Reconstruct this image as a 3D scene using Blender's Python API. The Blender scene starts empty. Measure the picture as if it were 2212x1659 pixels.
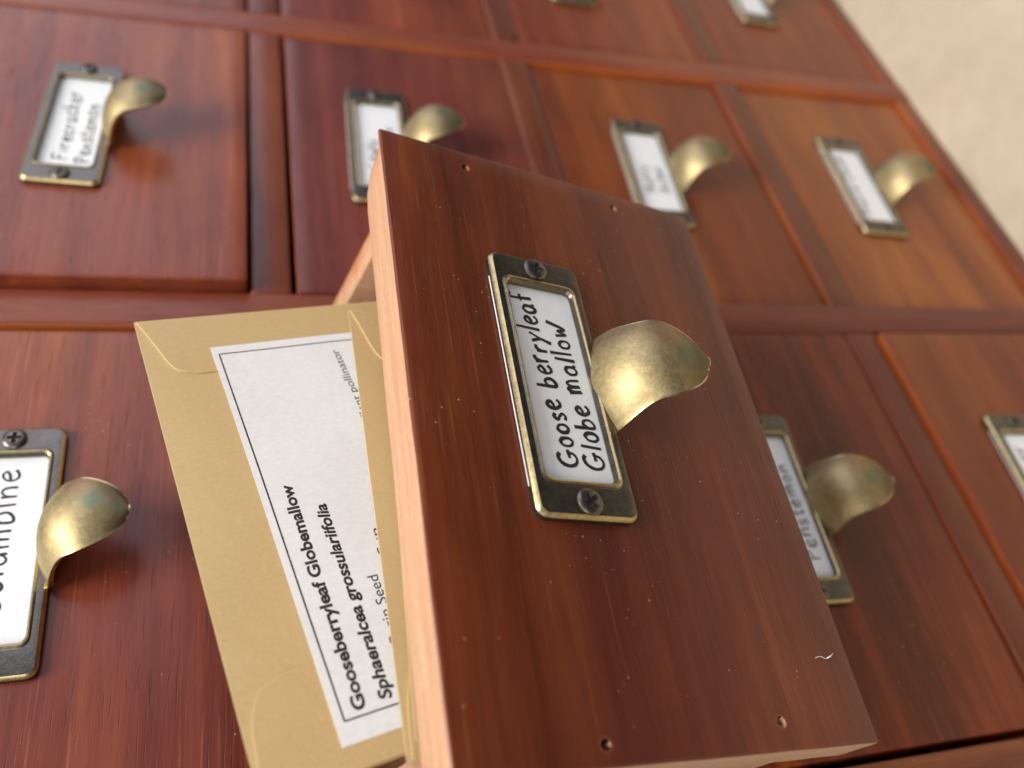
import bpy, bmesh, math, random
from mathutils import Vector, Matrix, Euler, noise
import numpy as np

# ------------------------------------------------------------------ basics
S = 0.001                                   # everything below is written in millimetres
scene = bpy.context.scene
COL = scene.collection
random.seed(7)

# ------------------------------------------------------------------ camera
Rc = np.array([[-0.18215036, -0.22909082, -0.95621056],
               [-0.80208038, 0.59713689, 0.00972657],
               [0.56876033, 0.76872943, -0.29251795]])
Cc = Vector((-214.5557, -218.6713, 44.3048)) * S
cam_d = bpy.data.cameras.new('camera')
cam = bpy.data.objects.new('camera', cam_d); COL.objects.link(cam)
m = Matrix.Identity(4)
for i in range(3):
    m[i][0] = Rc[0][i]; m[i][1] = -Rc[1][i]; m[i][2] = -Rc[2][i]; m[i][3] = Cc[i]
cam.matrix_world = m
cam_d.sensor_width = 36.0
cam_d.lens = 36.0 * 1831.65 / 2212.0
cam_d.clip_start = 0.005; cam_d.clip_end = 50
cam_d.dof.use_dof = True
cam_d.dof.focus_distance = 0.190
cam_d.dof.aperture_fstop = 8.6
scene.camera = cam

# ------------------------------------------------------------------ light
w = bpy.data.worlds.new('World'); scene.world = w; w.use_nodes = True
# a dim room: pale blue from above, darker towards the ground
wt = w.node_tree; bg = wt.nodes['Background']
g_ = wt.nodes.new('ShaderNodeTexCoord'); sp_ = wt.nodes.new('ShaderNodeSeparateXYZ'); wt.links.new(g_.outputs['Generated'], sp_.inputs[0])
mr_ = wt.nodes.new('ShaderNodeMapRange'); mr_.interpolation_type = 'SMOOTHSTEP'; wt.links.new(sp_.outputs[2], mr_.inputs['Value'])
mr_.inputs['From Min'].default_value = -0.55; mr_.inputs['From Max'].default_value = 0.15
mx_ = wt.nodes.new('ShaderNodeMix'); mx_.data_type = 'RGBA'; wt.links.new(mr_.outputs[0], mx_.inputs[0])
mx_.inputs[6].default_value = (0.075, 0.060, 0.050, 1); mx_.inputs[7].default_value = (0.50, 0.52, 0.62, 1)
wt.links.new(mx_.outputs[2], bg.inputs[0]); bg.inputs[1].default_value = 0.42
scene.view_settings.view_transform = 'Standard'
scene.view_settings.look = 'None'
scene.view_settings.exposure = 0.0
scene.view_settings.gamma = 1.0

def area(name, d, dist, sx, sy, power, col, aim=(-0.05, 0.0, 0.0)):
    L = bpy.data.lights.new(name, 'AREA'); L.shape = 'RECTANGLE'; L.size = sx; L.size_y = sy
    L.energy = power; L.color = col
    o = bpy.data.objects.new(name, L); COL.objects.link(o)
    d = Vector(d).normalized(); a = Vector(aim)
    o.location = a + d * dist
    o.rotation_euler = (-d).to_track_quat('-Z', 'Y').to_euler()
    return o
area('window_light', (0.66, -0.66, 0.34), 1.5, 1.5, 1.0, 8.6, (0.88, 0.87, 1.0))
area('key_light', (-0.15, -0.48, 0.87), 1.2, 0.62, 0.62, 20.5, (1.0, 0.96, 0.90))
area('room_light', (-0.80, -0.55, 0.25), 1.3, 0.6, 0.6, 4.5, (1.0, 0.90, 0.74))

# ------------------------------------------------------------------ helpers
def props(o, label=None, cat=None, group=None, kind=None):
    if label: o['label'] = label
    if cat: o['category'] = cat
    if group: o['group'] = group
    if kind: o['kind'] = kind
    return o

def empty(name, loc=(0, 0, 0), rot=(0, 0, 0)):
    o = bpy.data.objects.new(name, None); COL.objects.link(o)
    o.empty_display_size = 0.01
    o.location = Vector(loc) * S; o.rotation_euler = rot
    return o

def link(name, me, parent=None, loc=(0, 0, 0), rot=(0, 0, 0)):
    o = bpy.data.objects.new(name, me); COL.objects.link(o)
    if parent: o.parent = parent
    o.location = Vector(loc) * S; o.rotation_euler = rot
    return o

def mesh_of(bm, name, mats, smooth=False, autosmooth=None):
    for v in bm.verts: v.co *= S
    bmesh.ops.recalc_face_normals(bm, faces=bm.faces)
    me = bpy.data.meshes.new(name); bm.to_mesh(me); bm.free()
    for x in (mats if isinstance(mats, (list, tuple)) else [mats]): me.materials.append(x)
    if smooth or autosmooth:
        me.polygons.foreach_set('use_smooth', [True] * len(me.polygons))
        if autosmooth: me.set_sharp_from_angle(angle=math.radians(autosmooth))
    me.update()
    return me

def box_bm(x0, x1, y0, y1, z0, z1, bev=0.8, seg=2, bm=None, cuts=None):
    own = bm is None
    if own: bm = bmesh.new()
    r = bmesh.ops.create_cube(bm, size=1)
    for v in r['verts']:
        v.co = Vector(((x0 + x1) / 2 + v.co.x * (x1 - x0), (y0 + y1) / 2 + v.co.y * (y1 - y0), (z0 + z1) / 2 + v.co.z * (z1 - z0)))
    if bev:
        es = set()
        for v in r['verts']:
            for e in v.link_edges: es.add(e)
        bmesh.ops.bevel(bm, geom=list(es), offset=bev, segments=seg, affect='EDGES', profile=0.5)
    return bm

def tube(bm, pts, rad, n=6, flat=1.0, up=Vector((0, 1, 0))):
    """tube along pts; flat squeezes it along `up`; rad may be a list"""
    P = [Vector(p) for p in pts]
    rings = []
    for i, p in enumerate(P):
        t = (P[min(i + 1, len(P) - 1)] - P[max(i - 1, 0)])
        if t.length < 1e-9: t = Vector((1, 0, 0))
        t.normalize(); s = t.cross(up)
        if s.length < 1e-6: s = Vector((1, 0, 0))
        s.normalize(); u2 = s.cross(t)
        r = rad[i] if isinstance(rad, (list, tuple)) else rad
        rings.append([bm.verts.new(p + s * (r * math.cos(2 * math.pi * k / n)) + u2 * (flat * r * math.sin(2 * math.pi * k / n))) for k in range(n)])
    for a, b in zip(rings, rings[1:]):
        for k in range(n): bm.faces.new((a[k], a[(k + 1) % n], b[(k + 1) % n], b[k]))
    bm.faces.new(rings[0][::-1]); bm.faces.new(rings[-1])

def catmull(pts, sub=6):
    if len(pts) < 3: return [tuple(p) for p in pts]
    P = [pts[0]] + list(pts) + [pts[-1]]
    out = []
    for i in range(1, len(P) - 2):
        p0, p1, p2, p3 = P[i - 1], P[i], P[i + 1], P[i + 2]
        for k in range(sub):
            t = k / sub
            out.append(tuple(0.5 * ((2 * b) + (-a + c) * t + (2 * a - 5 * b + 4 * c - d) * t * t + (-a + 3 * b - 3 * c + d) * t ** 3)
                             for a, b, c, d in zip(p0, p1, p2, p3)))
    out.append(tuple(pts[-1]))
    return out

# ------------------------------------------------------------------ materials
class NT:
    def __init__(s, name):
        s.m = bpy.data.materials.new(name); s.m.use_nodes = True
        s.t = s.m.node_tree; s.b = s.t.nodes['Principled BSDF']
    def n(s, typ, ins=None, **kw):
        x = s.t.nodes.new(typ)
        for k, v in kw.items(): setattr(x, k, v)
        if ins:
            for k, v in ins.items():
                if isinstance(v, bpy.types.NodeSocket): s.t.links.new(v, x.inputs[k])
                else: x.inputs[k].default_value = v
        return x
    def set(s, **kw):
        for k, v in kw.items():
            k = k.replace('_', ' ')
            if isinstance(v, bpy.types.NodeSocket): s.t.links.new(v, s.b.inputs[k])
            else: s.b.inputs[k].default_value = v
    def math(s, op, a, b=0.0, c=0.0, clamp=False):
        x = s.t.nodes.new('ShaderNodeMath'); x.operation = op; x.use_clamp = clamp
        for i, v in enumerate((a, b, c)):
            if isinstance(v, bpy.types.NodeSocket): s.t.links.new(v, x.inputs[i])
            else: x.inputs[i].default_value = v
        return x.outputs[0]
    def mix(s, f, a, b, mode='MIX'):
        x = s.t.nodes.new('ShaderNodeMix'); x.data_type = 'RGBA'; x.blend_type = mode
        for i, v in ((0, f), (6, a), (7, b)):
            if isinstance(v, bpy.types.NodeSocket): s.t.links.new(v, x.inputs[i])
            else: x.inputs[i].default_value = v
        return x.outputs[2]
    def ramp(s, f, stops, interp='LINEAR'):
        x = s.t.nodes.new('ShaderNodeValToRGB'); x.color_ramp.interpolation = interp
        e = x.color_ramp.elements
        while len(e) < len(stops): e.new(0.5)
        for k, (p, c) in zip(e, stops):
            k.position = p; k.color = c if isinstance(c, tuple) else (c, c, c, 1)
        s.t.links.new(f, x.inputs[0])
        return x.outputs[0]
    def coords(s, scale, rand=True):
        tc = s.n('ShaderNodeTexCoord').outputs['Object']
        if rand:
            oi = s.n('ShaderNodeObjectInfo').outputs['Random']
            off = s.n('ShaderNodeCombineXYZ', {0: s.math('MULTIPLY', oi, 3.7), 1: s.math('MULTIPLY', oi, 1.9), 2: s.math('MULTIPLY', oi, 5.3)}).outputs[0]
            tc = s.n('ShaderNodeVectorMath', {0: tc, 1: off}, operation='ADD').outputs[0]
        return s.n('ShaderNodeVectorMath', {0: tc, 1: scale}, operation='MULTIPLY').outputs[0]
    def noise(s, scale, detail=3, rough=0.5, dist=0.0, rand=True):
        return s.n('ShaderNodeTexNoise', {'Vector': s.coords(scale, rand), 'Scale': 1.0, 'Detail': detail, 'Roughness': rough, 'Distortion': dist}).outputs['Fac']
    def edge(s, radius):
        bv = s.n('ShaderNodeBevel', {'Radius': radius}, samples=6).outputs[0]
        g = s.n('ShaderNodeNewGeometry').outputs['Normal']
        d = s.n('ShaderNodeVectorMath', {0: bv, 1: g}, operation='DOT_PRODUCT').outputs['Value']
        return s.math('SUBTRACT', 1.0, d)

def V4(r, g, b): return (r, g, b, 1)

def stained_wood(name, axis='X', gain=None):
    T = NT(name)
    def sc(l, a): return (l, a, a) if axis == 'X' else (a, a, l)
    wide = T.noise(sc(5, 75), 4, 0.55, 0.6)
    mid = T.noise(sc(14, 260), 3, 0.6, 0.3)
    fine = T.noise(sc(60, 1500), 3, 0.65)
    blot = T.noise((22, 22, 22), 4, 0.6)
    f = T.math('ADD', T.math('MULTIPLY', wide, 0.62), T.math('ADD', T.math('MULTIPLY', mid, 0.20), T.math('MULTIPLY', blot, 0.18)))
    f = T.math('ADD', 0.5, T.math('MULTIPLY', T.math('SUBTRACT', f, 0.5), T.n('ShaderNodeObjectInfo').outputs['Alpha']))
    c = T.ramp(f, [(0.36, V4(0.052, 0.0105, 0.0070)), (0.47, V4(0.096, 0.0205, 0.0115)), (0.55, V4(0.140, 0.0335, 0.0145)), (0.66, V4(0.240, 0.072, 0.023))])
    # fine fibres, pores
    c = T.mix(T.math('MULTIPLY', T.ramp(fine, [(0.35, 0.0), (0.65, 1.0)]), 0.20), c, V4(0.19, 0.055, 0.028))
    pores = T.ramp(T.noise(sc(70, 1900), 2, 0.5), [(0.30, 1.0), (0.37, 0.0)])
    c = T.mix(T.math('MULTIPLY', pores, 0.38), c, V4(0.022, 0.007, 0.005))
    # pale scratches along the grain
    scr = T.ramp(T.noise(sc(26, 1300), 1, 0.4), [(0.70, 0.0), (0.745, 1.0)])
    c = T.mix(T.math('MULTIPLY', scr, 0.22), c, V4(0.32, 0.13, 0.075))
    zone = T.ramp(T.noise(sc(6, 16), 2, 0.5, 0.4), [(0.40, V4(0.86, 0.74, 0.92)), (0.50, V4(1.0, 1.0, 1.0)), (0.62, V4(1.28, 1.42, 0.95))])
    c = T.mix(0.8, c, zone, 'MULTIPLY')
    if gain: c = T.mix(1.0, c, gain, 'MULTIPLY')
    # tone of this board
    oc = T.n('ShaderNodeObjectInfo').outputs['Color']
    c = T.mix(1.0, c, oc, 'MULTIPLY')
    # worn edges
    wear = T.ramp(T.math('MULTIPLY', T.edge(0.0016), T.math('ADD', 0.5, T.noise((160, 160, 160), 3))), [(0.05, 0.0), (0.26, 1.0)])
    c = T.mix(T.math('MULTIPLY', wear, 0.65), c, V4(0.38, 0.13, 0.05))
    # dust
    vo = T.n('ShaderNodeTexVoronoi', {'Vector': T.coords((800, 800, 800)), 'Scale': 1.0, 'Randomness': 1.0})
    pick = T.math('GREATER_THAN', T.n('ShaderNodeSeparateColor', {0: vo.outputs['Color']}).outputs[0], 0.86)
    clump = T.ramp(T.noise((38, 38, 38), 2), [(0.50, 0.0), (0.62, 1.0)])
    dust = T.math('MULTIPLY', T.math('MULTIPLY', T.math('LESS_THAN', vo.outputs['Distance'], T.math('MULTIPLY', T.noise((330, 330, 330), 1), 0.24)), pick), clump)
    c = T.mix(T.math('MULTIPLY', dust, 0.75), c, V4(0.62, 0.52, 0.45))
    rough = T.math('ADD', 0.20, T.math('ADD', T.math('MULTIPLY', blot, 0.16), T.math('MULTIPLY', mid, 0.10)))
    bump = T.n('ShaderNodeBump', {'Strength': 0.35, 'Distance': 0.00022,
               'Height': T.math('ADD', T.math('MULTIPLY', fine, 0.6), T.math('SUBTRACT', T.math('MULTIPLY', mid, 0.6), T.math('MULTIPLY', pores, 0.6)))}).outputs[0]
    T.set(Base_Color=c, Roughness=rough, Normal=bump, Specular_IOR_Level=0.40, Coat_Weight=0.10, Coat_Roughness=0.16)
    return T.m
WOOD = stained_wood('stained_wood_grain_along_width', 'X')
WOODZ = stained_wood('stained_wood_grain_along_height', 'Z')

EDGEW = stained_wood('stained_wood_thin_stain_lit_edges', 'X', V4(1.75, 1.7, 1.15))  # thinner stain on edges, with the orange glow of lit edges painted in
EDGEZ = stained_wood('stained_wood_thin_stain_lit_long_edges', 'Z', V4(1.8, 1.9, 1.2))  # same for long edges: thin stain plus painted-in light
def raw_pine():
    T = NT('raw_pine')
    a = T.noise((30, 500, 500), 4, 0.6, 0.3)
    sp = T.noise((900, 1500, 1500), 2, 0.6)
    bl = T.noise((35, 35, 35), 3)
    c = T.ramp(a, [(0.3, V4(0.46, 0.255, 0.145)), (0.7, V4(0.61, 0.38, 0.235))])
    c = T.mix(T.math('MULTIPLY', T.ramp(sp, [(0.42, 1.0), (0.6, 0.0)]), 0.30), c, V4(0.40, 0.19, 0.085))
    c = T.mix(T.math('MULTIPLY', T.ramp(bl, [(0.45, 0.0), (0.65, 1.0)]), 0.35), c, V4(0.55, 0.27, 0.15))
    wear = T.ramp(T.math('MULTIPLY', T.edge(0.0011), T.math('ADD', 0.45, T.noise((130, 130, 130), 3))), [(0.06, 0.0), (0.24, 1.0)])
    c = T.mix(T.math('MULTIPLY', wear, 0.8), c, V4(0.40, 0.12, 0.035))
    # stain that ran over the corner
    x = T.n('ShaderNodeSeparateXYZ', {0: T.n('ShaderNodeTexCoord').outputs['Object']}).outputs[0]
    st = T.ramp(T.math('ADD', x, T.math('MULTIPLY', T.noise((120, 120, 120), 3), 0.012)), [(0.0745, 0.0), (0.0785, 1.0)])
    c = T.mix(T.math('MULTIPLY', st, 0.85), c, V4(0.42, 0.125, 0.03))
    bump = T.n('ShaderNodeBump', {'Strength': 0.35, 'Distance': 0.0002, 'Height': sp}).outputs[0]
    T.set(Base_Color=c, Roughness=0.62, Normal=bump)
    return T.m
PINE = raw_pine()

def brass(name, dark, hi, edge_r, amount, tarnish=False):
    T = NT(name)
    n1 = T.noise((500, 500, 500), 4, 0.65)
    n2 = T.noise((110, 110, 110), 3, 0.6)
    n3 = T.noise((1700, 700, 1700), 2, 0.6)
    f = T.math('ADD', T.math('MULTIPLY', n1, 0.4), T.math('ADD', T.math('MULTIPLY', n2, 0.2), T.math('MULTIPLY', n3, 0.4)))
    c = T.ramp(f, [(0.32, dark), (0.66, hi)])
    if tarnish:
        sep = T.n('ShaderNodeSeparateXYZ', {0: T.n('ShaderNodeTexCoord').outputs['Object']})
        # dark patina towards the tip, verdigris and copper-red spots
        z = T.math('MULTIPLY', sep.outputs[2], -1000.0); xx = T.math('ADD', T.math('MULTIPLY', sep.outputs[0], 1000.0), T.math('MULTIPLY', T.math('SUBTRACT', T.n('ShaderNodeObjectInfo').outputs['Random'], 0.5), 4.0))
        zz = T.math('ADD', z, T.math('MULTIPLY', T.math('SUBTRACT', n2, 0.5), 9.0))
        c = T.mix(T.math('MULTIPLY', T.ramp(T.math('MULTIPLY', zz, 0.0285), [(0.60, 0.0), (0.82, 1.0)]), 0.80), c, V4(0.115, 0.10, 0.06))
        def spot(cx, cz, r, col, amt):
            dx = T.math('SUBTRACT', xx, cx); dz = T.math('SUBTRACT', z, cz)
            d = T.math('SQRT', T.math('ADD', T.math('MULTIPLY', dx, dx), T.math('MULTIPLY', dz, dz)))
            d = T.math('ADD', d, T.math('MULTIPLY', T.math('SUBTRACT', n2, 0.5), 5.0))
            k = T.ramp(T.math('DIVIDE', d, r), [(0.35, 1.0), (1.0, 0.0)])
            rr = T.math('FRACT', T.math('MULTIPLY', T.n('ShaderNodeObjectInfo').outputs['Random'], 7.31 + cx))
            return T.mix(T.math('MULTIPLY', k, T.math('ADD', amt * 0.6, T.math('MULTIPLY', rr, amt * 0.5))), c, col)
        c = spot(1.0, 23.5, 4.2, V4(0.13, 0.26, 0.19), 0.7)
        c = spot(6.5, 20.5, 5.0, V4(0.46, 0.24, 0.17), 0.6)
        c = T.mix(T.math('MULTIPLY', T.ramp(T.math('MULTIPLY', xx, 0.08), [(0.45, 0.0), (0.85, 1.0)]), 0.45), c, V4(0.26, 0.17, 0.13))
    e = T.ramp(T.math('MULTIPLY', T.edge(edge_r), T.math('ADD', 0.45, n1)), [(0.03, 0.0), (0.20, 1.0)])
    c = T.mix(T.math('MULTIPLY', e, amount), c, V4(0.62, 0.47, 0.20))  # brighter brass along edges, painting in their highlight
    bump = T.n('ShaderNodeBump', {'Strength': 0.25, 'Distance': 0.00010, 'Height': T.math('ADD', n1, n3)}).outputs[0]
    T.set(Base_Color=c, Metallic=0.95, Roughness=T.math('ADD', 0.40 if tarnish else 0.20, T.math('MULTIPLY', f, 0.26)), Normal=bump)
    return T.m
PLATE = brass('blackened_brass', V4(0.085, 0.083, 0.080), V4(0.19, 0.178, 0.155), 0.0006, 0.8)
RIM = brass('worn_brass_edge_highlight', V4(0.30, 0.24, 0.12), V4(0.66, 0.53, 0.27), 0.0006, 0.5)  # bevels and rims: bare brass with the edge highlight put into the colour
PULLM = brass('antique_brass', V4(0.30, 0.235, 0.125), V4(0.56, 0.45, 0.235), 0.0009, 0.85, True)

def simple(name, col, rough=0.6, metal=0.0, spec=0.5):
    T = NT(name); T.set(Base_Color=V4(*col), Roughness=rough, Metallic=metal, Specular_IOR_Level=spec); return T.m
def paper(name, c0, c1, fib, rough=0.75, fine=900, edge_col=None):
    T = NT(name)
    n1 = T.noise((fine, fine, fine * 0.6), 3, 0.7); n2 = T.noise((60, 60, 60), 3)
    n3 = T.noise((260, 1500, 1500), 2, 0.6)
    c = T.ramp(T.math('ADD', T.math('MULTIPLY', n1, 0.7), T.math('MULTIPLY', n2, 0.3)), [(0.35, c0), (0.65, c1)])
    c = T.mix(T.math('MULTIPLY', T.ramp(n3, [(0.62, 0.0), (0.72, 1.0)]), 0.35), c, fib)
    if edge_col:
        c = T.mix(T.ramp(T.edge(0.0004), [(0.03, 0.0), (0.2, 0.8)]), c, edge_col)  # pale rim: fold wear plus painted-in glow of light through paper
    bump = T.n('ShaderNodeBump', {'Strength': 0.25, 'Distance': 0.00010, 'Height': n1}).outputs[0]
    T.set(Base_Color=c, Roughness=rough, Normal=bump, Specular_IOR_Level=0.3)
    return T.m
KRAFT = paper('kraft_paper', V4(0.515, 0.360, 0.162), V4(0.565, 0.405, 0.195), V4(0.64, 0.48, 0.25), 0.40, 1300, V4(0.80, 0.66, 0.36))
CARD = paper('white_card', V4(0.76, 0.79, 0.80), V4(0.82, 0.84, 0.85), V4(0.85, 0.86, 0.87), 0.45, 300)
STICK = paper('label_paper', V4(0.70, 0.70, 0.69), V4(0.78, 0.78, 0.77), V4(0.82, 0.82, 0.81), 0.7)
INK = simple('black_marker_ink', (0.018, 0.018, 0.024), 0.4)
TONER = simple('printed_black', (0.015, 0.015, 0.016), 0.5)
DARK = simple('dark_hole', (0.012, 0.010, 0.010), 0.8)
LINT = simple('white_lint', (0.8, 0.78, 0.75), 0.6)

def carpet():
    T = NT('beige_carpet')
    n1 = T.noise((90, 90, 90), 3, 0.5, rand=False); n2 = T.noise((28, 28, 28), 3, rand=False)
    c = T.ramp(T.math('ADD', T.math('MULTIPLY', n1, 0.5), T.math('MULTIPLY', n2, 0.5)), [(0.35, V4(0.55, 0.465, 0.335)), (0.65, V4(0.62, 0.535, 0.395))])
    bump = T.n('ShaderNodeBump', {'Strength': 0.15, 'Distance': 0.001, 'Height': n1}).outputs[0]
    T.set(Base_Color=c, Roughness=0.95, Normal=bump, Specular_IOR_Level=0.1)
    return T.m
CARPET = carpet()

# ------------------------------------------------------------------ cabinet carcass
PU, SU, PV, RV = 169.38, 14.6, 114.39, 13.26
A0, V0 = 140.69, 31.43
ZT, ZB = V0 + PV + RV, V0 - 3 * PV + 3.0          # outer top and bottom of the cabinet
DEPTH = 210.0
cab = empty('seed_cabinet', (63, 0, ZB))
props(cab, 'reddish brown wooden cabinet of small drawers standing on beige carpet', 'cabinet')
CO = Vector((63, 0, ZB))
def rough_box(x0, x1, y0, y1, z0, z1, bev, seed, long_axis, amp=0.12, step=9.0):
    """a beveled board whose long edges are slightly uneven"""
    bm = box_bm(x0, x1, y0, y1, z0, z1, bev, 3)
    L = {'x': x1 - x0, 'z': z1 - z0}[long_axis]; n = int(L / step)
    for k in range(1, n):
        p = (x0 if long_axis == 'x' else z0) + L * k / n
        co = (p, 0, 0) if long_axis == 'x' else (0, 0, p); no = (1, 0, 0) if long_axis == 'x' else (0, 0, 1)
        bmesh.ops.bisect_plane(bm, geom=bm.verts[:] + bm.edges[:] + bm.faces[:], plane_co=co, plane_no=no)
    for v in bm.verts:
        q = v.co / 11.0 + Vector((seed * 3.1, 0, seed))
        v.co += Vector((noise.noise(q), noise.noise(q + Vector((9, 0, 0))), noise.noise(q + Vector((0, 7, 0))))) * amp
    return bm
def world_piece(name, bm, mat, color):
    for v in bm.verts: v.co -= CO
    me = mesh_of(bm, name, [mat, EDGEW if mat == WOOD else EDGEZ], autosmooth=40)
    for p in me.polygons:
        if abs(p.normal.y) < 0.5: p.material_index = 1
    o = link(name, me, cab); o.color = color
    return o
TONE_FRAME = (1.4, 1.3, 1.15, 0.6)
stiles = [A0 + PU, A0, A0 - PU, A0 - 2 * PU]
for i, u in enumerate(stiles):
    y0 = -0.4
    world_piece('divider_board', rough_box(u, u + SU, y0, DEPTH, ZB, ZT, 1.1, i + 1, 'z'), WOODZ, [TONE_FRAME, (1.65, 1.6, 1.4, 0.5), (1.3, 1.2, 1.1, 0.6), (1.1, 1.1, 1.1, 1)][i])
for i, u in enumerate(stiles[1:]):
    for k in range(-1, 4):
        r0 = V0 - k * PV; r1 = r0 + RV
        if k == 3: r0 = ZB
        world_piece('shelf_board', rough_box(u + SU + 0.05, u + PU - 0.05, 0.15, DEPTH - 1, r0, r1, 0.9, 20 + i * 7 + k, 'x'), WOOD,
                    (1.15 + 0.1 * math.sin(k * 5 + i), 1.1, 0.95, 0.6))
bm = box_bm(stiles[-1] + 0.5, stiles[0] + SU - 0.5, DEPTH, DEPTH + 6, ZB + 0.5, ZT - 0.5, 0.5, 1)
world_piece('back_board', bm, WOOD, (0.8, 0.8, 0.8, 1))

# floor
bm = bmesh.new(); bmesh.ops.create_grid(bm, x_segments=2, y_segments=2, size=1200)
fl = link('floor', mesh_of(bm, 'floor', CARPET), None, (150, 940, ZB - 0.5)); props(fl, 'smooth beige carpet beyond the bottom edge of the cabinet', kind='structure')

# ------------------------------------------------------------------ shared hardware meshes
def rrect(hu, hv, r, n=5):
    pts = []
    for cx, cz, a0 in ((hu - r, hv - r, 0), (-hu + r, hv - r, 90), (-hu + r, -hv + r, 180), (hu - r, -hv + r, 270)):
        for k in range(n + 1):
            a = math.radians(a0 + 90 * k / n); pts.append((cx + r * math.cos(a), cz + r * math.sin(a)))
    return pts
HU, HV, WU, WV = 35.0, 12.5, 26.2, 8.9
def holder_mesh():
    bm = bmesh.new()
    loops = [(HU, HV, 2.6, 0.0), (HU, HV, 2.6, -1.5), (HU - 0.25, HV - 0.25, 2.4, -2.0), (HU - 0.8, HV - 0.8, 2.0, -2.45), (HU - 1.2, HV - 1.2, 1.7, -2.5),
             (WU + 1.7, WV + 1.3, 2.6, -2.5), (WU + 1.35, WV + 1.0, 2.4, -2.75), (WU + 0.9, WV + 0.65, 2.2, -2.85), (WU + 0.4, WV + 0.3, 2.0, -2.6), (WU, WV, 1.8, -1.9), (WU, WV, 1.8, -1.0),
             (WU + 2, WV + 1.5, 1.8, -1.0)]
    rings = [[bm.verts.new((x, y, z)) for x, z in rrect(a, b, r)] for a, b, r, y in loops]
    for i, (p, q) in enumerate(zip(rings, rings[1:])):
        n = len(p)
        for k in range(n):
            f = bm.faces.new((p[k], p[(k + 1) % n], q[(k + 1) % n], q[k])); f.material_index = 1 if i in (1, 2, 6, 7) else 0
    return mesh_of(bm, 'label_holder', [PLATE, RIM], autosmooth=25)
def pull_mesh():
    bm = bmesh.new()
    NS, NTT = 36, 20
    P = [Vector((0, 0)), Vector((0.0, 11.0)), Vector((6.5, 21.0)), Vector((23.3, 14.6))]
    def bez(s): return P[0] * (1 - s) ** 3 + P[1] * 3 * s * (1 - s) ** 2 + P[2] * 3 * s * s * (1 - s) + P[3] * s ** 3
    def dbez(s): return (P[1] - P[0]) * 3 * (1 - s) ** 2 + (P[2] - P[1]) * 6 * s * (1 - s) + (P[3] - P[2]) * 3 * s * s
    grid = []
    NS -= 1
    for i in range(NS + 1):
        s = i / (NS + 1)
        s = (1 - (1 - s) ** 1.9) * 0.992
        c = bez(s); t = dbez(s).normalized(); nrm = Vector((t.y, -t.x))       # (down, out): inward normal
        sm = lambda a, b: (lambda q: q * q * (3 - 2 * q))(min(1, max(0, (s - a) / (b - a))))
        wd = 12.4 - 2.2 * sm(0, 0.6)
        if s > 0.62: wd *= math.sqrt(max(0.0, 1 - ((s - 0.62) / 0.38) ** 2.0))
        sag = 3.6 * (1 - s) ** 1.5 + 1.9 * math.sin(math.pi * s) * (1 - 0.4 * s) + 0.9 * s
        lip = 1.0 * max(0, (s - 0.8) / 0.2) ** 2
        row = []
        for j in range(NTT + 1):
            t2 = -1 + 2 * j / NTT
            x = wd * t2
            k = sag * (abs(t2) ** 2.1)
            d, o = c.x + nrm.x * k, c.y + nrm.y * k + lip
            row.append(bm.verts.new((x, -1.6 - o, -8.9 - d)))
        grid.append(row)
    for i in range(NS):
        for j in range(NTT): bm.faces.new((grid[i][j], grid[i + 1][j], grid[i + 1][j + 1], grid[i][j + 1]))
    bm.normal_update()
    mid = grid[NS // 2][NTT // 2]
    sgn = 1.0 if mid.normal.y < 0 else -1.0                       # outward side faces -Y
    nrm = {v: v.normal * sgn for r_ in grid for v in r_}
    loop = [(i, 0) for i in range(NS)] + [(NS, j) for j in range(NTT)] + [(i, NTT) for i in range(NS, 0, -1)] + [(0, j) for j in range(NTT, 0, -1)]
    th = 1.2
    back = [[bm.verts.new(v.co - nrm[v] * th) for v in r_] for r_ in grid]
    for i in range(NS):
        for j in range(NTT): bm.faces.new((back[i][j], back[i][j + 1], back[i + 1][j + 1], back[i + 1][j]))
    cen = Vector((0, -12, -18))
    mids = []
    for i, j in loop:
        a, b = grid[i][j], back[i][j]
        t = (grid[min(i + 1, NS)][j].co - grid[max(i - 1, 0)][j].co) if j in (0, NTT) else (grid[i][j + 1].co - grid[i][j - 1].co)
        o = nrm[a].cross(t).normalized()
        if o.dot(a.co - cen) < 0: o = -o
        mids.append((bm.verts.new(a.co + o * 0.38 + nrm[a] * 0.10), bm.verts.new(b.co + o * 0.38)))
    for k in range(len(loop)):
        k2 = (k + 1) % len(loop); a, a2 = grid[loop[k][0]][loop[k][1]], grid[loop[k2][0]][loop[k2][1]]
        b, b2 = back[loop[k][0]][loop[k][1]], back[loop[k2][0]][loop[k2][1]]
        for q in ((a, a2, mids[k2][0], mids[k][0]), (mids[k][0], mids[k2][0], mids[k2][1], mids[k][1]), (mids[k][1], mids[k2][1], b2, b)):
            bm.faces.new(q).material_index = 1
    return mesh_of(bm, 'pull', [PULLM, RIM], autosmooth=75)
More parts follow.
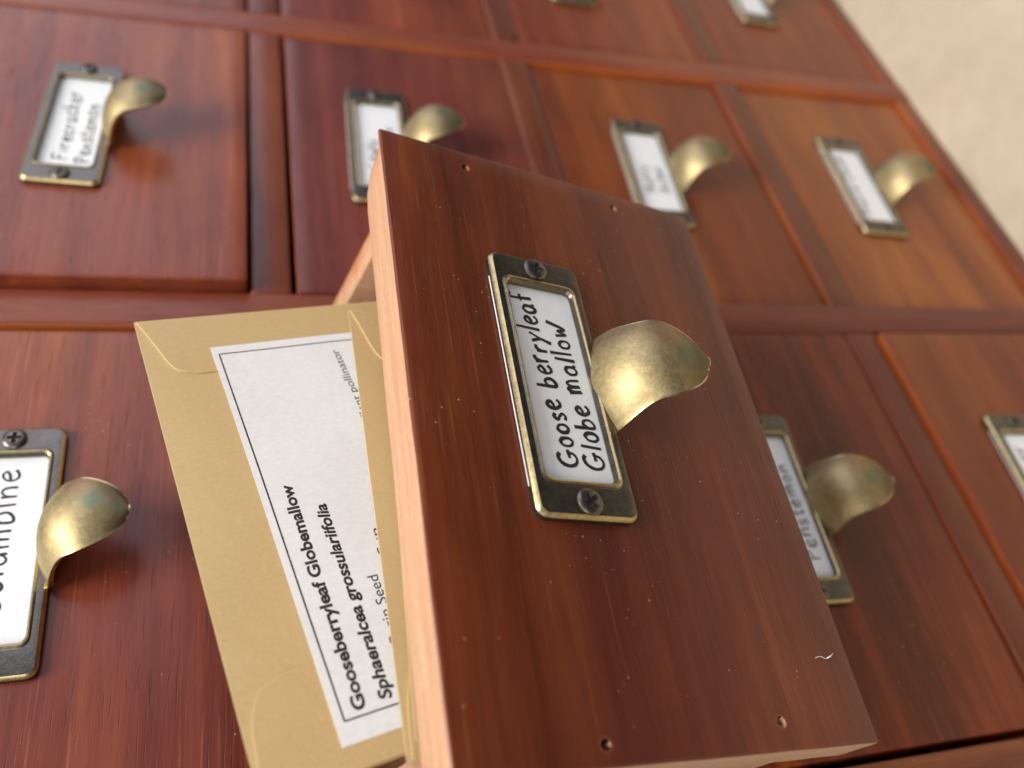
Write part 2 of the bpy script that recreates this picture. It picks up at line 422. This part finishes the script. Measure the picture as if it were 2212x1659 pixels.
def screw_mesh():
    bm = bmesh.new(); n = 28
    def ring(r, y): return [bm.verts.new((r * math.cos(2 * math.pi * k / n), y, r * math.sin(2 * math.pi * k / n))) for k in range(n)]
    rs = [ring(3.1, 0.0), ring(3.1, -0.35), ring(2.85, -0.65), ring(2.2, -0.88), ring(1.2, -1.0), ring(0.4, -1.02)]
    for p, q in zip(rs, rs[1:]):
        for k in range(n): bm.faces.new((p[k], p[(k + 1) % n], q[(k + 1) % n], q[k]))
    bm.faces.new(rs[-1]); bm.faces.new(rs[0][::-1])
    bmesh.ops.recalc_face_normals(bm, faces=bm.faces)
    me = bpy.data.meshes.new('s'); bm.to_mesh(me); bm.free(); me.materials.append(PLATE); me.materials.append(DARK)
    a = bpy.data.objects.new('s', me); COL.objects.link(a)
    b2 = bmesh.new(); lo = []
    for y, ln, wd in ((-2.6, 4.0, 1.25), (-1.0, 4.0, 1.25), (-0.45, 2.2, 0.7)):
        l, h_ = ln / 2, wd / 2
        pts = [(l, -h_), (l, h_), (h_, h_), (h_, l), (-h_, l), (-h_, h_), (-l, h_), (-l, -h_), (-h_, -h_), (-h_, -l), (h_, -l), (h_, -h_)]
        lo.append([b2.verts.new((x, y, z)) for x, z in pts])
    for p, q in zip(lo, lo[1:]):
        for k in range(12): b2.faces.new((p[k], p[(k + 1) % 12], q[(k + 1) % 12], q[k]))
    b2.faces.new(lo[0][::-1]); b2.faces.new(lo[-1]); bmesh.ops.recalc_face_normals(b2, faces=b2.faces)
    tmp = bpy.data.meshes.new('t'); b2.to_mesh(tmp); b2.free(); tmp.materials.append(PLATE); tmp.materials.append(DARK)
    tmp.polygons.foreach_set('material_index', [1] * len(tmp.polygons))
    b = bpy.data.objects.new('t', tmp); COL.objects.link(b)
    md = a.modifiers.new('b', 'BOOLEAN'); md.operation = 'DIFFERENCE'; md.object = b; md.solver = 'EXACT'
    dg = bpy.context.evaluated_depsgraph_get()
    res = bpy.data.meshes.new_from_object(a.evaluated_get(dg))
    bpy.data.objects.remove(a); bpy.data.objects.remove(b)
    bm = bmesh.new(); bm.from_mesh(res)
    return mesh_of(bm, 'screw', [PLATE, DARK], autosmooth=35)
def card_mesh():
    bm = box_bm(-WU - 1.6, WU + 1.6, -0.80, -0.50, -WV - 1.3, HV + 0.12, 0)
    return mesh_of(bm, 'label_card', CARD)
HOLD, PULL, SCREW, CARDM = holder_mesh(), pull_mesh(), screw_mesh(), card_mesh()

# ------------------------------------------------------------------ handwriting: strokes per letter, x-height = 1
GL = {
 'G': (1.35, [[(1.1, 1.45), (0.8, 1.65), (0.35, 1.45), (0.08, 0.85), (0.2, 0.25), (0.6, 0.0), (1.0, 0.2), (1.08, 0.6), (0.7, 0.62)], [(0.95, 0.62), (1.35, 0.66)]]),
 'C': (1.1, [[(1.0, 1.4), (0.7, 1.65), (0.3, 1.4), (0.08, 0.8), (0.2, 0.25), (0.6, 0.0), (1.0, 0.25)]]),
 'F': (0.95, [[(0.15, 1.6), (0.12, 0.0)], [(0.1, 1.55), (0.5, 1.6), (0.9, 1.58)], [(0.12, 0.85), (0.7, 0.9)]]),
 'P': (0.95, [[(0.15, 1.6), (0.12, 0.0)], [(0.05, 1.5), (0.5, 1.65), (0.85, 1.3), (0.6, 0.9), (0.15, 0.8)]]),
 'L': (0.9, [[(0.15, 1.6), (0.1, 0.05), (0.8, 0.05)]]),
 'H': (1.1, [[(0.15, 1.6), (0.1, 0.0)], [(0.9, 1.6), (0.9, 0.0)], [(0.12, 0.8), (0.9, 0.85)]]),
 'A': (1.1, [[(0.05, 0.0), (0.5, 1.6), (0.95, 0.0)], [(0.2, 0.6), (0.85, 0.6)]]),
 'R': (1.0, [[(0.15, 1.6), (0.12, 0.0)], [(0.1, 1.5), (0.6, 1.65), (0.8, 1.25), (0.2, 0.8), (0.9, 0.0)]]),
 'M': (1.3, [[(0.1, 0.0), (0.2, 1.6), (0.6, 0.6), (1.0, 1.6), (1.15, 0.0)]]),
 'S': (0.95, [[(0.85, 1.45), (0.5, 1.65), (0.15, 1.3), (0.5, 0.85), (0.8, 0.4), (0.45, 0.0), (0.08, 0.2)]]),
 'a': (0.95, [[(0.75, 0.85), (0.45, 1.0), (0.12, 0.7), (0.15, 0.2), (0.45, 0.02), (0.72, 0.35), (0.78, 0.9), (0.76, 0.3), (0.92, 0.05)]]),
 'b': (0.9, [[(0.15, 1.75), (0.12, 0.9), (0.12, 0.05), (0.45, 0.0), (0.75, 0.3), (0.7, 0.75), (0.4, 0.9), (0.12, 0.6)]]),
 'c': (0.75, [[(0.68, 0.85), (0.42, 1.0), (0.12, 0.65), (0.18, 0.15), (0.45, 0.0), (0.72, 0.15)]]),
 'd': (0.9, [[(0.75, 0.8), (0.4, 1.0), (0.1, 0.6), (0.2, 0.1), (0.5, 0.05), (0.75, 0.4), (0.78, 1.75), (0.8, 0.0)]]),
 'e': (0.85, [[(0.12, 0.5), (0.45, 0.55), (0.72, 0.75), (0.5, 1.0), (0.2, 0.85), (0.08, 0.45), (0.25, 0.05), (0.55, 0.0), (0.82, 0.2)]]),
 'f': (0.75, [[(0.72, 1.55), (0.5, 1.8), (0.3, 1.4), (0.3, 0.0)], [(0.02, 0.85), (0.68, 0.88)]]),
 'h': (0.85, [[(0.12, 1.75), (0.12, 0.0), (0.15, 0.6), (0.45, 0.95), (0.7, 0.7), (0.72, 0.0)]]),
 'i': (0.35, [[(0.15, 0.95), (0.15, 0.0)], [(0.15, 1.35), (0.2, 1.4)]]),
 'k': (0.8, [[(0.12, 1.75), (0.12, 0.0)], [(0.65, 0.95), (0.15, 0.45), (0.7, 0.0)]]),
 'l': (0.38, [[(0.16, 1.75), (0.14, 0.0)]]),
 'm': (1.3, [[(0.08, 0.95), (0.12, 0.0), (0.15, 0.6), (0.38, 0.95), (0.55, 0.7), (0.58, 0.05), (0.62, 0.6), (0.88, 0.95), (1.08, 0.7), (1.1, 0.0)]]),
 'n': (0.85, [[(0.1, 0.95), (0.12, 0.0), (0.16, 0.6), (0.45, 0.95), (0.7, 0.7), (0.72, 0.0)]]),
 'o': (0.85, [[(0.45, 0.98), (0.15, 0.75), (0.12, 0.25), (0.42, 0.0), (0.72, 0.25), (0.7, 0.75), (0.42, 0.98), (0.5, 0.92)]]),
 'r': (0.7, [[(0.1, 0.95), (0.14, 0.0), (0.16, 0.5), (0.38, 0.9), (0.68, 0.92)]]),
 's': (0.75, [[(0.65, 0.88), (0.38, 1.0), (0.15, 0.75), (0.42, 0.5), (0.62, 0.22), (0.35, 0.0), (0.08, 0.12)]]),
 't': (0.65, [[(0.3, 1.5), (0.3, 0.2), (0.45, 0.0), (0.6, 0.1)], [(0.02, 1.0), (0.6, 1.02)]]),
 'u': (0.85, [[(0.1, 0.95), (0.12, 0.2), (0.4, 0.0), (0.68, 0.3), (0.72, 0.95), (0.74, 0.0)]]),
 'v': (0.8, [[(0.08, 0.95), (0.38, 0.0), (0.72, 0.95)]]),
 'w': (1.15, [[(0.05, 0.95), (0.25, 0.05), (0.5, 0.7), (0.75, 0.05), (1.25, 1.45)]]),
 'x': (0.8, [[(0.08, 0.95), (0.7, 0.0)], [(0.7, 0.95), (0.08, 0.0)]]),
 'y': (0.85, [[(0.08, 0.95), (0.38, 0.25)], [(0.85, 1.0), (0.38, 0.2), (0.05, -0.55)]]),
 'g': (0.85, [[(0.75, 0.85), (0.45, 1.0), (0.12, 0.7), (0.2, 0.15), (0.5, 0.05), (0.74, 0.5), (0.74, -0.3), (0.4, -0.6), (0.1, -0.4)]]),
 ' ': (0.55, []),
}
def handwriting(lines, seed, pen=0.36):
    """lines: (text, u0, u1, v0, v1, xheight): baseline from (u0,v0) to (u1,v1)"""
    rnd = random.Random(seed); bm = bmesh.new()
    for text, u0, u1, v0, v1, xh in lines:
        adv = [GL[c][0] + 0.22 for c in text]; tot = sum(adv); sx = (u1 - u0) / tot
        x = 0.0
        for c, a in zip(text, adv):
            jy = rnd.uniform(-0.10, 0.10); js = rnd.uniform(0.86, 1.12); sl = rnd.uniform(-0.14, 0.06)
            for st in GL[c][1]:
                pts = []
                for px, py in catmull(st, 5):
                    uu = u0 + (x + px) * sx; fr = (x + px) / tot
                    pts.append((uu + py * sl * xh, -0.885, v0 + (v1 - v0) * fr + (py * js + jy) * xh))
                n = len(pts)
                ph = rnd.uniform(0, 6); rad = [pen * (0.86 + 0.20 * math.sin(ph + 5.0 * i / max(1, n - 1)) + rnd.uniform(-0.08, 0.08)) for i in range(n)]
                tube(bm, pts, rad, 6, 0.12)
            x += a
    return mesh_of(bm, 'handwriting', INK)

# ------------------------------------------------------------------ drawers
FU, FV, TH = 76.37, 49.57, 12.0                       # half sizes and thickness of a drawer front
def front_mesh(seed, holes=False, raw_edges=False, split=True):
    bm = box_bm(-FU, FU, 0, TH, -FV, FV, 0.75, 3)
    for k in range(1, 24):
        bmesh.ops.bisect_plane(bm, geom=bm.verts[:] + bm.edges[:] + bm.faces[:], plane_co=(-FU + 2 * FU * k / 24, 0, 0), plane_no=(1, 0, 0))
    for k in range(1, 16):
        bmesh.ops.bisect_plane(bm, geom=bm.verts[:] + bm.edges[:] + bm.faces[:], plane_co=(0, 0, -FV + 2 * FV * k / 16), plane_no=(0, 0, 1))
    for v in bm.verts:
        q = v.co / 9.0 + Vector((seed * 2.7, 0, seed * 1.3)); e = max(abs(v.co.x) / FU, abs(v.co.z) / FV)
        amp = 0.12 if e > 0.985 else 0.0
        v.co += Vector((noise.noise(q), noise.noise(q + Vector((5, 0, 0))) * 0.6, noise.noise(q + Vector((0, 5, 0))))) * amp
        if raw_edges and v.co.y > TH * 0.5 and v.co.z > FV - 1.5 and v.co.x > FU - 18:      # sanded back corner
            k = (v.co.x - (FU - 18)) / 18
            v.co.z -= 2.2 * k * k; v.co.y -= 7.0 * k ** 3
    mats = [WOOD, PINE, DARK]
    me = mesh_of(bm, 'drawer_front', mats, autosmooth=40)
    if holes:
        a = bpy.data.objects.new('ff', me); COL.objects.link(a); cuts = []
        for hx, hz in ((70.2, 26.1), (70.5, -21.1), (-72.3, 19.6), (-70.8, -23.4)):
            b = bmesh.new()
            bmesh.ops.create_cone(b, cap_ends=True, segments=9, radius1=0.7, radius2=1.3, depth=4.0)
            for v in b.verts:
                x, y, z = v.co; wob = 1 + 0.25 * noise.noise(Vector((x + hx, y, z)))
                v.co = Vector((hx + x * wob, 0.9 - z, hz + y * wob)) * S
            bmesh.ops.recalc_face_normals(b, faces=b.faces)
            mm = bpy.data.meshes.new('cc'); b.to_mesh(mm); b.free()
            for q in (WOOD, PINE, DARK): mm.materials.append(q)
            for p in mm.polygons: p.material_index = 1 if p.normal.z < -0.75 else 2
            ob = bpy.data.objects.new('cc', mm); COL.objects.link(ob); cuts.append(ob)
            md = a.modifiers.new('b', 'BOOLEAN'); md.operation = 'DIFFERENCE'; md.object = ob; md.solver = 'EXACT'
        dg = bpy.context.evaluated_depsgraph_get()
        me = bpy.data.meshes.new_from_object(a.evaluated_get(dg)); me.name = 'drawer_front'
        for o in [a] + cuts: bpy.data.objects.remove(o)
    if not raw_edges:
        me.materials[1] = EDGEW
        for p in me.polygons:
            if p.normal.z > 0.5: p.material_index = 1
    if raw_edges:
        for p in me.polygons:
            if p.material_index == 0 and (p.normal.z > 0.75 or abs(p.normal.x) > 0.75 or p.normal.y > 0.8): p.material_index = 1
    return me
FRONTS = [front_mesh(s) for s in (1, 2, 3)]
HOLDER_ANG = 0.0
def drawer(k, row, plate_c, ang, face_y, tilt_x, tilt_z, tone, label, lines, wseed, group='closed drawers of the seed cabinet', shift=(0, 0)):
    """k: place down the cabinet, row: place across; plate_c: world (u,v) of the label holder"""
    uc = A0 - row * PU - (PU - SU) / 2; vc = V0 - k * PV - (PV - RV) / 2
    d = empty('drawer', (uc + shift[0], face_y, vc + shift[1]), (math.radians(tilt_x), 0, math.radians(tilt_z)))
    props(d, label, 'drawer', group)
    f = link('drawer_front', FRONTS[wseed % 3], d); f.color = tone
    h = link('label_holder', HOLD, d, (plate_c[0] - uc - shift[0], 0, plate_c[1] - vc - shift[1]), (0, math.radians(ang), 0))
    link('pull', PULL, h)
    link('screw', SCREW, h, (31.3, -2.5, 0), (0, random.uniform(0, 1.5), 0)); link('screw', SCREW, h, (-31.3, -2.5, 0), (0, random.uniform(0, 1.5), 0))
    link('label_card', CARDM, h)
    if lines: link('handwriting', handwriting(lines, wseed + 10), h)
    return d
T_PINK = (1.35, 1.25, 1.35, 0.6); T_OR = (1.45, 1.35, 0.95, 1); T_MAR = (0.85, 0.72, 0.8, 1)
drawer(-1, 0, (63.9, 104.2), 2.6, -3.2, 0, 1.6, (1.65, 1.55, 1.3, 0.55), 'closed drawer with the card reading Firecracker Penstemon, standing proud of its divider',
       [('Firecracker', -22, 19, -0.2, 0.6, 2.9), ('Penstemon', -22.5, 12, -7.0, -6.6, 3.0)], 3)
drawer(0, 0, (67.6, -5.7), 1.8, 0.5, 0, 0, T_PINK, 'closed drawer partly hidden behind the top corner of the pulled-out drawer',
       [('Lewis', -14, 4, 0.6, 0.9, 3.2), ('Flax', -4, 13, -6.6, -6.2, 3.2)], 1, shift=(0, -0.9))
drawer(1, 0, (65.0, -126.4), 3.0, 2.2, 0, 0, (1.4, 1.25, 0.55, 0.55), 'closed orange brown drawer with the card reading Hoary Aster, between two dividers',
       [('Hoary', -14, 5, 0.6, 0.9, 3.3), ('Aster', -13, 5, -6.6, -6.2, 3.3)], 2, shift=(0, -0.6))
drawer(2, 0, (66.0, -238.4), 3.4, 2.4, 0, 0, (1.95, 2.3, 1.25, 0.5), 'closed light brown drawer next to the beige carpet, card with one long line of writing',
       [('Prairie Clover', -21, 23, 1.4, 1.8, 3.0)], 5)
drawer(-1, 1, (-102.0, 105.9), -0.7, 1.2, 0, 0, (1.6, 1.6, 1.45, 0.6), 'closed drawer with the card reading Columbine, left of the kraft envelopes',
       [('Columbine', -19, 23.5, -2.2, -1.9, 3.9)], 7)
drawer(1, 1, (-103.2, -123.2), 2.4, 1.0, 0, -0.3, (1.05, 0.66, 0.42, 1.4), 'closed dark streaky drawer half hidden behind the right edge of the pulled-out drawer front',
       [('Rocky Mtn', -20, 16, 1.2, 1.4, 3.0), ('Penstemon', -20, 16, -6.4, -6.2, 2.9)], 6, shift=(1.3, 0))
drawer(2, 1, (-107.5, -233.4), 3.0, -1.6, 0, 0, (1.3, 1.15, 0.8, 0.55), 'closed drawer cut off by the right edge of the photo below the carpet corner',
       [('Silver', 2, 22, 1.0, 1.2, 3.0), ('Sage', 2, 18, -6.4, -6.2, 3.0)], 8)
drawer(-1, -1, (233.0, 104.0), 1.0, 1.0, 0, 0, (1.3, 1.15, 1.2, 0.6), 'closed drawer at the top left corner, beyond the Firecracker Penstemon drawer', None, 9)
drawer(0, -1, (233.0, -8.0), 1.0, 1.0, 0, 0, (1.4, 1.15, 1.2, 0.6), 'closed maroon drawer at the top centre-left, only its lower end in view', None, 10)
drawer(1, -1, (234, -123.0), 2.5, 1.0, 0, 0, (1.5, 1.25, 0.9, 0.5), 'closed drawer at the top centre with only the end of its label holder showing', None, 11)
drawer(2, -1, (238, -240.0), 2.5, 1.2, 0, 0, (1.4, 1.2, 0.9, 0.5), 'closed drawer at the top next to the carpet, blank white card end showing', None, 12)

# ------------------------------------------------------------------ the drawer that is pulled out
PR = Matrix(((0.99871281, 0.05070824, -0.00118443), (-0.04952189, 0.96976557, -0.23896092), (-0.01096866, 0.23871199, 0.97102846)))
PT = Vector((-111.5736, -70.0406, -33.8169))
pd = empty('drawer', PT, PR.to_euler())
props(pd, 'pulled-out drawer with the card reading Gooseberryleaf Globemallow and envelopes inside', 'drawer')
f = link('drawer_front', front_mesh(4, True, True), pd); f.color = (1.06, 0.88, 0.74, 0.78)
BD = 104.0
for s in (-1, 1):
    x0, x1 = (65.0, 74.0) if s > 0 else (-74.0, -65.0)
    link('side_board', mesh_of(rough_box(x0, x1, TH + 0.05, BD, -46, 40, 0.6, 40 + s, 'x', 0.05, 40), 'side_board', PINE, autosmooth=40), pd)
link('back_board', mesh_of(box_bm(-64.9, 64.9, BD - 9, BD - 0.1, -42.9, 40, 0.6), 'back_board', PINE), pd)
link('bottom_board', mesh_of(box_bm(-64.9, 64.9, TH + 0.1, BD - 0.2, -46, -43, 0.3, 1), 'bottom_board', PINE), pd)
h = link('label_holder', HOLD, pd, (4.99, 0, 13.1)); link('pull', PULL, h)
link('screw', SCREW, h, (31.3, -2.5, 0.2), (0, 0.3, 0)); link('screw', SCREW, h, (-31.3, -2.5, -0.2), (0, 1.0, 0))
link('label_card', CARDM, h)
link('handwriting', handwriting([('Goose berryleaf', -22.3, 25.0, -0.6, 2.2, 3.2), ('Globe mallow', -22.6, 17.2, -7.8, -5.2, 3.2)], 4, 0.47), h)

# lint fibre lying on the front
bm = bmesh.new()
tube(bm, catmull([(-58.4, -0.15, -39.0), (-58.2, -0.3, -40.5), (-58.6, -0.15, -42.0), (-58.3, -0.5, -43.2), (-57.6, -0.4, -44.6)], 5), [0.08] * 12 + [0.16] * 5 + [0.05] * 4, 5)
for v in bm.verts: v.co = PR @ v.co + PT
lf = link('lint_fibre', mesh_of(bm, 'lint_fibre', LINT)); props(lf, 'tiny white lint fibre lying on the pulled-out drawer front', 'lint')

# dust and wood crumbs around the label holder
bm = bmesh.new(); rd = random.Random(5)
for i in range(64):
    if i < 30: u, v = rd.gauss(-31, 7), 13.1 + rd.uniform(-16, 12)
    elif i < 44: u, v = rd.gauss(30, 12), rd.gauss(8, 18)
    else: u, v = rd.uniform(-74, 74), rd.uniform(-47, 47)
    if abs(u - 5) < 36 and abs(v - 13.1) < 13.2: continue
    r = rd.uniform(0.03, 0.11) * (1.4 if rd.random() < 0.15 else 0.8)
    q = bmesh.ops.create_icosphere(bm, subdivisions=1, radius=1)['verts']
    e3 = Euler((rd.uniform(0, 3), rd.uniform(0, 3), rd.uniform(0, 3)))
    for x in q:
        c = Vector((x.co.x * r * rd.uniform(0.7, 1.8), x.co.y * r, x.co.z * r)); c.rotate(e3)
        x.co = PR @ (c + Vector((u, -0.5 * r, v))) + PT
dust = link('dust', mesh_of(bm, 'dust', simple('dust_grey', (0.42, 0.34, 0.29), 0.8))); props(dust, 'pale specks of dust scattered on the pulled-out drawer front', 'dust', kind='stuff')

# ------------------------------------------------------------------ envelopes
def envelope(O, eu, ev, L, H, bulge, label, seed, flaps=True, group='kraft seed envelopes in the pulled-out drawer'):
    """O: top corner (large u) in the drawer's frame; eu, ev: unit axes; built from u=0 down to -L, v=0 down to -H"""
    eu = Vector(eu).normalized(); ev = Vector(ev); ev = (ev - eu * ev.dot(eu)).normalized(); ey = ev.cross(eu)
    if ey.y < 0: ey = -ey
    M = Matrix((eu, ey, ev)).transposed(); Wm = PR @ M
    e = empty('seed_envelope', PR @ Vector(O) + PT, Wm.to_euler())
    props(e, label, 'envelope', group)
    def surf(u, v, side):
        a = math.sin(math.pi * min(1, max(0, -u / L))) ** 0.6 * math.sin(math.pi * min(1, max(0, -v / H))) ** 0.6
        wv = 0.55 * noise.noise(Vector((u / 35 + seed, v / 30, 0)))
        return side * (0.15 + bulge * a) + wv * a
    bm = bmesh.new(); NU, NV = 36, 24; g = {}
    for sd in (-1, 1):
        for i in range(NU + 1):
            for j in range(NV + 1):
                u, v = -L * i / NU, -H * j / NV
                g[sd, i, j] = bm.verts.new((u, surf(u, v, sd), v))
        for i in range(NU):
            for j in range(NV): bm.faces.new((g[sd, i, j], g[sd, i + 1, j], g[sd, i + 1, j + 1], g[sd, i, j + 1]))
    rim = [(i, 0) for i in range(NU)] + [(NU, j) for j in range(NV)] + [(i, NV) for i in range(NU, 0, -1)] + [(0, j) for j in range(NV, 0, -1)]
    for a, b in zip(rim, rim[1:] + rim[:1]): bm.faces.new((g[-1, a[0], a[1]], g[-1, b[0], b[1]], g[1, b[0], b[1]], g[1, a[0], a[1]]))
    link('pocket', mesh_of(bm, 'pocket', KRAFT, autosmooth=50), e)
    def flap(outline, thick=0.42):
        bm = bmesh.new()
        pts = outline
        top = [bm.verts.new((u, surf(u, v, -1) - thick, v)) for u, v in pts]
        f = bm.faces.new(top)
        # refine so that the flap follows the bulge
        bmesh.ops.triangulate(bm, faces=[f])
        for _ in range(3): bmesh.ops.subdivide_edges(bm, edges=[x for x in bm.edges if x.calc_length() > 6], cuts=1)
        bmesh.ops.triangulate(bm, faces=bm.faces[:])
        for v in bm.verts: v.co.y = surf(v.co.x, v.co.z, -1) - thick
        r = bmesh.ops.extrude_face_region(bm, geom=bm.faces[:])
        for v in r['geom']:
            if isinstance(v, bmesh.types.BMVert): v.co.y += thick * 0.9
        link('side_flap', mesh_of(bm, 'side_flap', KRAFT, autosmooth=30), e)
    if flaps:
        c1 = catmull([(-0.3, -0.4), (-5, -2.0), (-10, -3.5), (-15, -5.0), (-18.5, -7.0), (-20, -11)], 5)
        flap(c1 + [(-20.3, -H + 12), (-14, -H + 3), (-0.3, -H + 0.5)])
        c2 = catmull([(-L + 0.3, -0.9), (-L + 8, -1.2), (-L + 14, -2.0), (-L + 19, -4.2), (-L + 21.2, -8.5), (-L + 21.5, -14)], 5)
        flap(c2[::-1] + [(-L + 0.3, -H + 0.5), (-L + 14, -H + 3), (-L + 21, -H + 12)][::-1] if False else c2 + [(-L + 21.5, -H + 12), (-L + 14, -H + 3), (-L + 0.3, -H + 0.5)])
    return e, surf

E1u, E1v = (0.95730409, 0.2043813, 0.20444357), (-0.2313521, 0.11760285, 0.96573587)
e1, s1 = envelope((42.24, 50.97, 97.04), E1u, E1v, 120.5, 92, 0.9, 'rearmost tan kraft envelope, standing highest and carrying the white printed label', 3)
A2, B2 = Vector((49, 40, 45.6)), Vector((-69.7, 17.0, 49.7))
e2, s2 = envelope(A2, (A2 - B2), (0, 0.12, 1), (A2 - B2).length, 88, 1.3, 'middle kraft envelope in front of the one with the printed label', 8)
A3, B3 = Vector((54, 20.5, 44.0)), Vector((-66.5, 14.4, 48.9))
e3, s3 = envelope(A3, (A3 - B3), (0, 0.03, 1), (A3 - B3).length, 88, 0.5, 'frontmost kraft envelope, a thin edge right behind the pulled-out drawer front', 11)

# printed label on the rear envelope (a sticker: part of it)
bm = bmesh.new(); NU, NV = 30, 16; g = {}
U0, U1, VA, VB = -12.1, -115.8, -15.5, -66.5
for i in range(NU + 1):
    for j in range(NV + 1):
        u = U0 + (U1 - U0) * i / NU; v = VA + (VB - VA) * j / NV
        g[i, j] = bm.verts.new((u, s1(u, v, -1) - 0.56, v))
for i in range(NU):
    for j in range(NV): bm.faces.new((g[i, j], g[i + 1, j], g[i + 1, j + 1], g[i, j + 1]))
r = bmesh.ops.extrude_face_region(bm, geom=bm.faces[:])
for v in r['geom']:
    if isinstance(v, bmesh.types.BMVert): v.co.y += 0.14
lab = link('printed_label', mesh_of(bm, 'printed_label', STICK, autosmooth=30), e1)

def on_label(bm, dy=0.025):
    for v in bm.verts: v.co.y = s1(v.co.x, v.co.z, -1) - 0.56 - dy
# border
bm = bmesh.new()
def strip(u0, v0, u1, v1, wd):
    n = 24; du, dv = u1 - u0, v1 - v0; l = math.hypot(du, dv); nx, nz = -dv / l * wd / 2, du / l * wd / 2
    prev = None
    for i in range(n + 1):
        u, v = u0 + du * i / n, v0 + dv * i / n
        cur = (bm.verts.new((u + nx, 0, v + nz)), bm.verts.new((u - nx, 0, v - nz)))
        if prev: bm.faces.new((prev[0], cur[0], cur[1], prev[1]))
        prev = cur
for a in ((-14.8, -17.0, -111.4, -17.3), (-14.8, -17.0, -14.8, -64.5), (-111.4, -17.3, -111.4, -64.5), (-14.8, -64.5, -111.4, -64.5)): strip(*a, 0.34)
on_label(bm)
link('border_line', mesh_of(bm, 'border_line', TONER), lab)

def printed(text, u0, u1, v, size, bold=0.0, shear=0.0, v_end=None):
    cu = bpy.data.curves.new('t', 'FONT'); cu.body = text; cu.size = 10.0; cu.offset = bold; cu.shear = shear; cu.resolution_u = 4; cu.fill_mode = 'BOTH'; cu.extrude = 0
    o = bpy.data.objects.new('tmp_text', cu); COL.objects.link(o)
    dg = bpy.context.evaluated_depsgraph_get(); dg.update()
    me = bpy.data.meshes.new_from_object(o.evaluated_get(dg)); bpy.data.objects.remove(o)
    b = bmesh.new(); b.from_mesh(me)
    xs = [q.co.x for q in b.verts]; x0, x1 = min(xs), max(xs); kx = (u1 - u0) / (x1 - x0)
    ky = size / 10.0; v_end = v if v_end is None else v_end
    for q in b.verts:
        fr = (q.co.x - x0) / (x1 - x0)
        q.co = Vector((u0 + (q.co.x - x0) * kx, 0, v + (v_end - v) * fr + q.co.y * ky))
    bmesh.ops.triangulate(b, faces=b.faces[:])
    on_label(b)
    link('printed_text', mesh_of(b, 'printed_text', TONER), lab)
printed('Gooseberryleaf Globemallow', -110.3, -57.6, -21.9, 3.5, 0.34, v_end=-22.6)
printed('Sphaeralcea grossulariifolia', -110.0, -64.3, -27.2, 3.5, 0.32, 0.15, v_end=-28.3)
printed('Great Basin Seed', -109.6, -84.2, -32.5, 3.3, 0.0, v_end=-33.3)
printed('Full Sun', -88.0, -73.2, -36.9, 3.0, 0.0, v_end=-37.6)
printed('Excellent pollinator', -49.5, -18.0, -46.2, 3.0, 0.0)
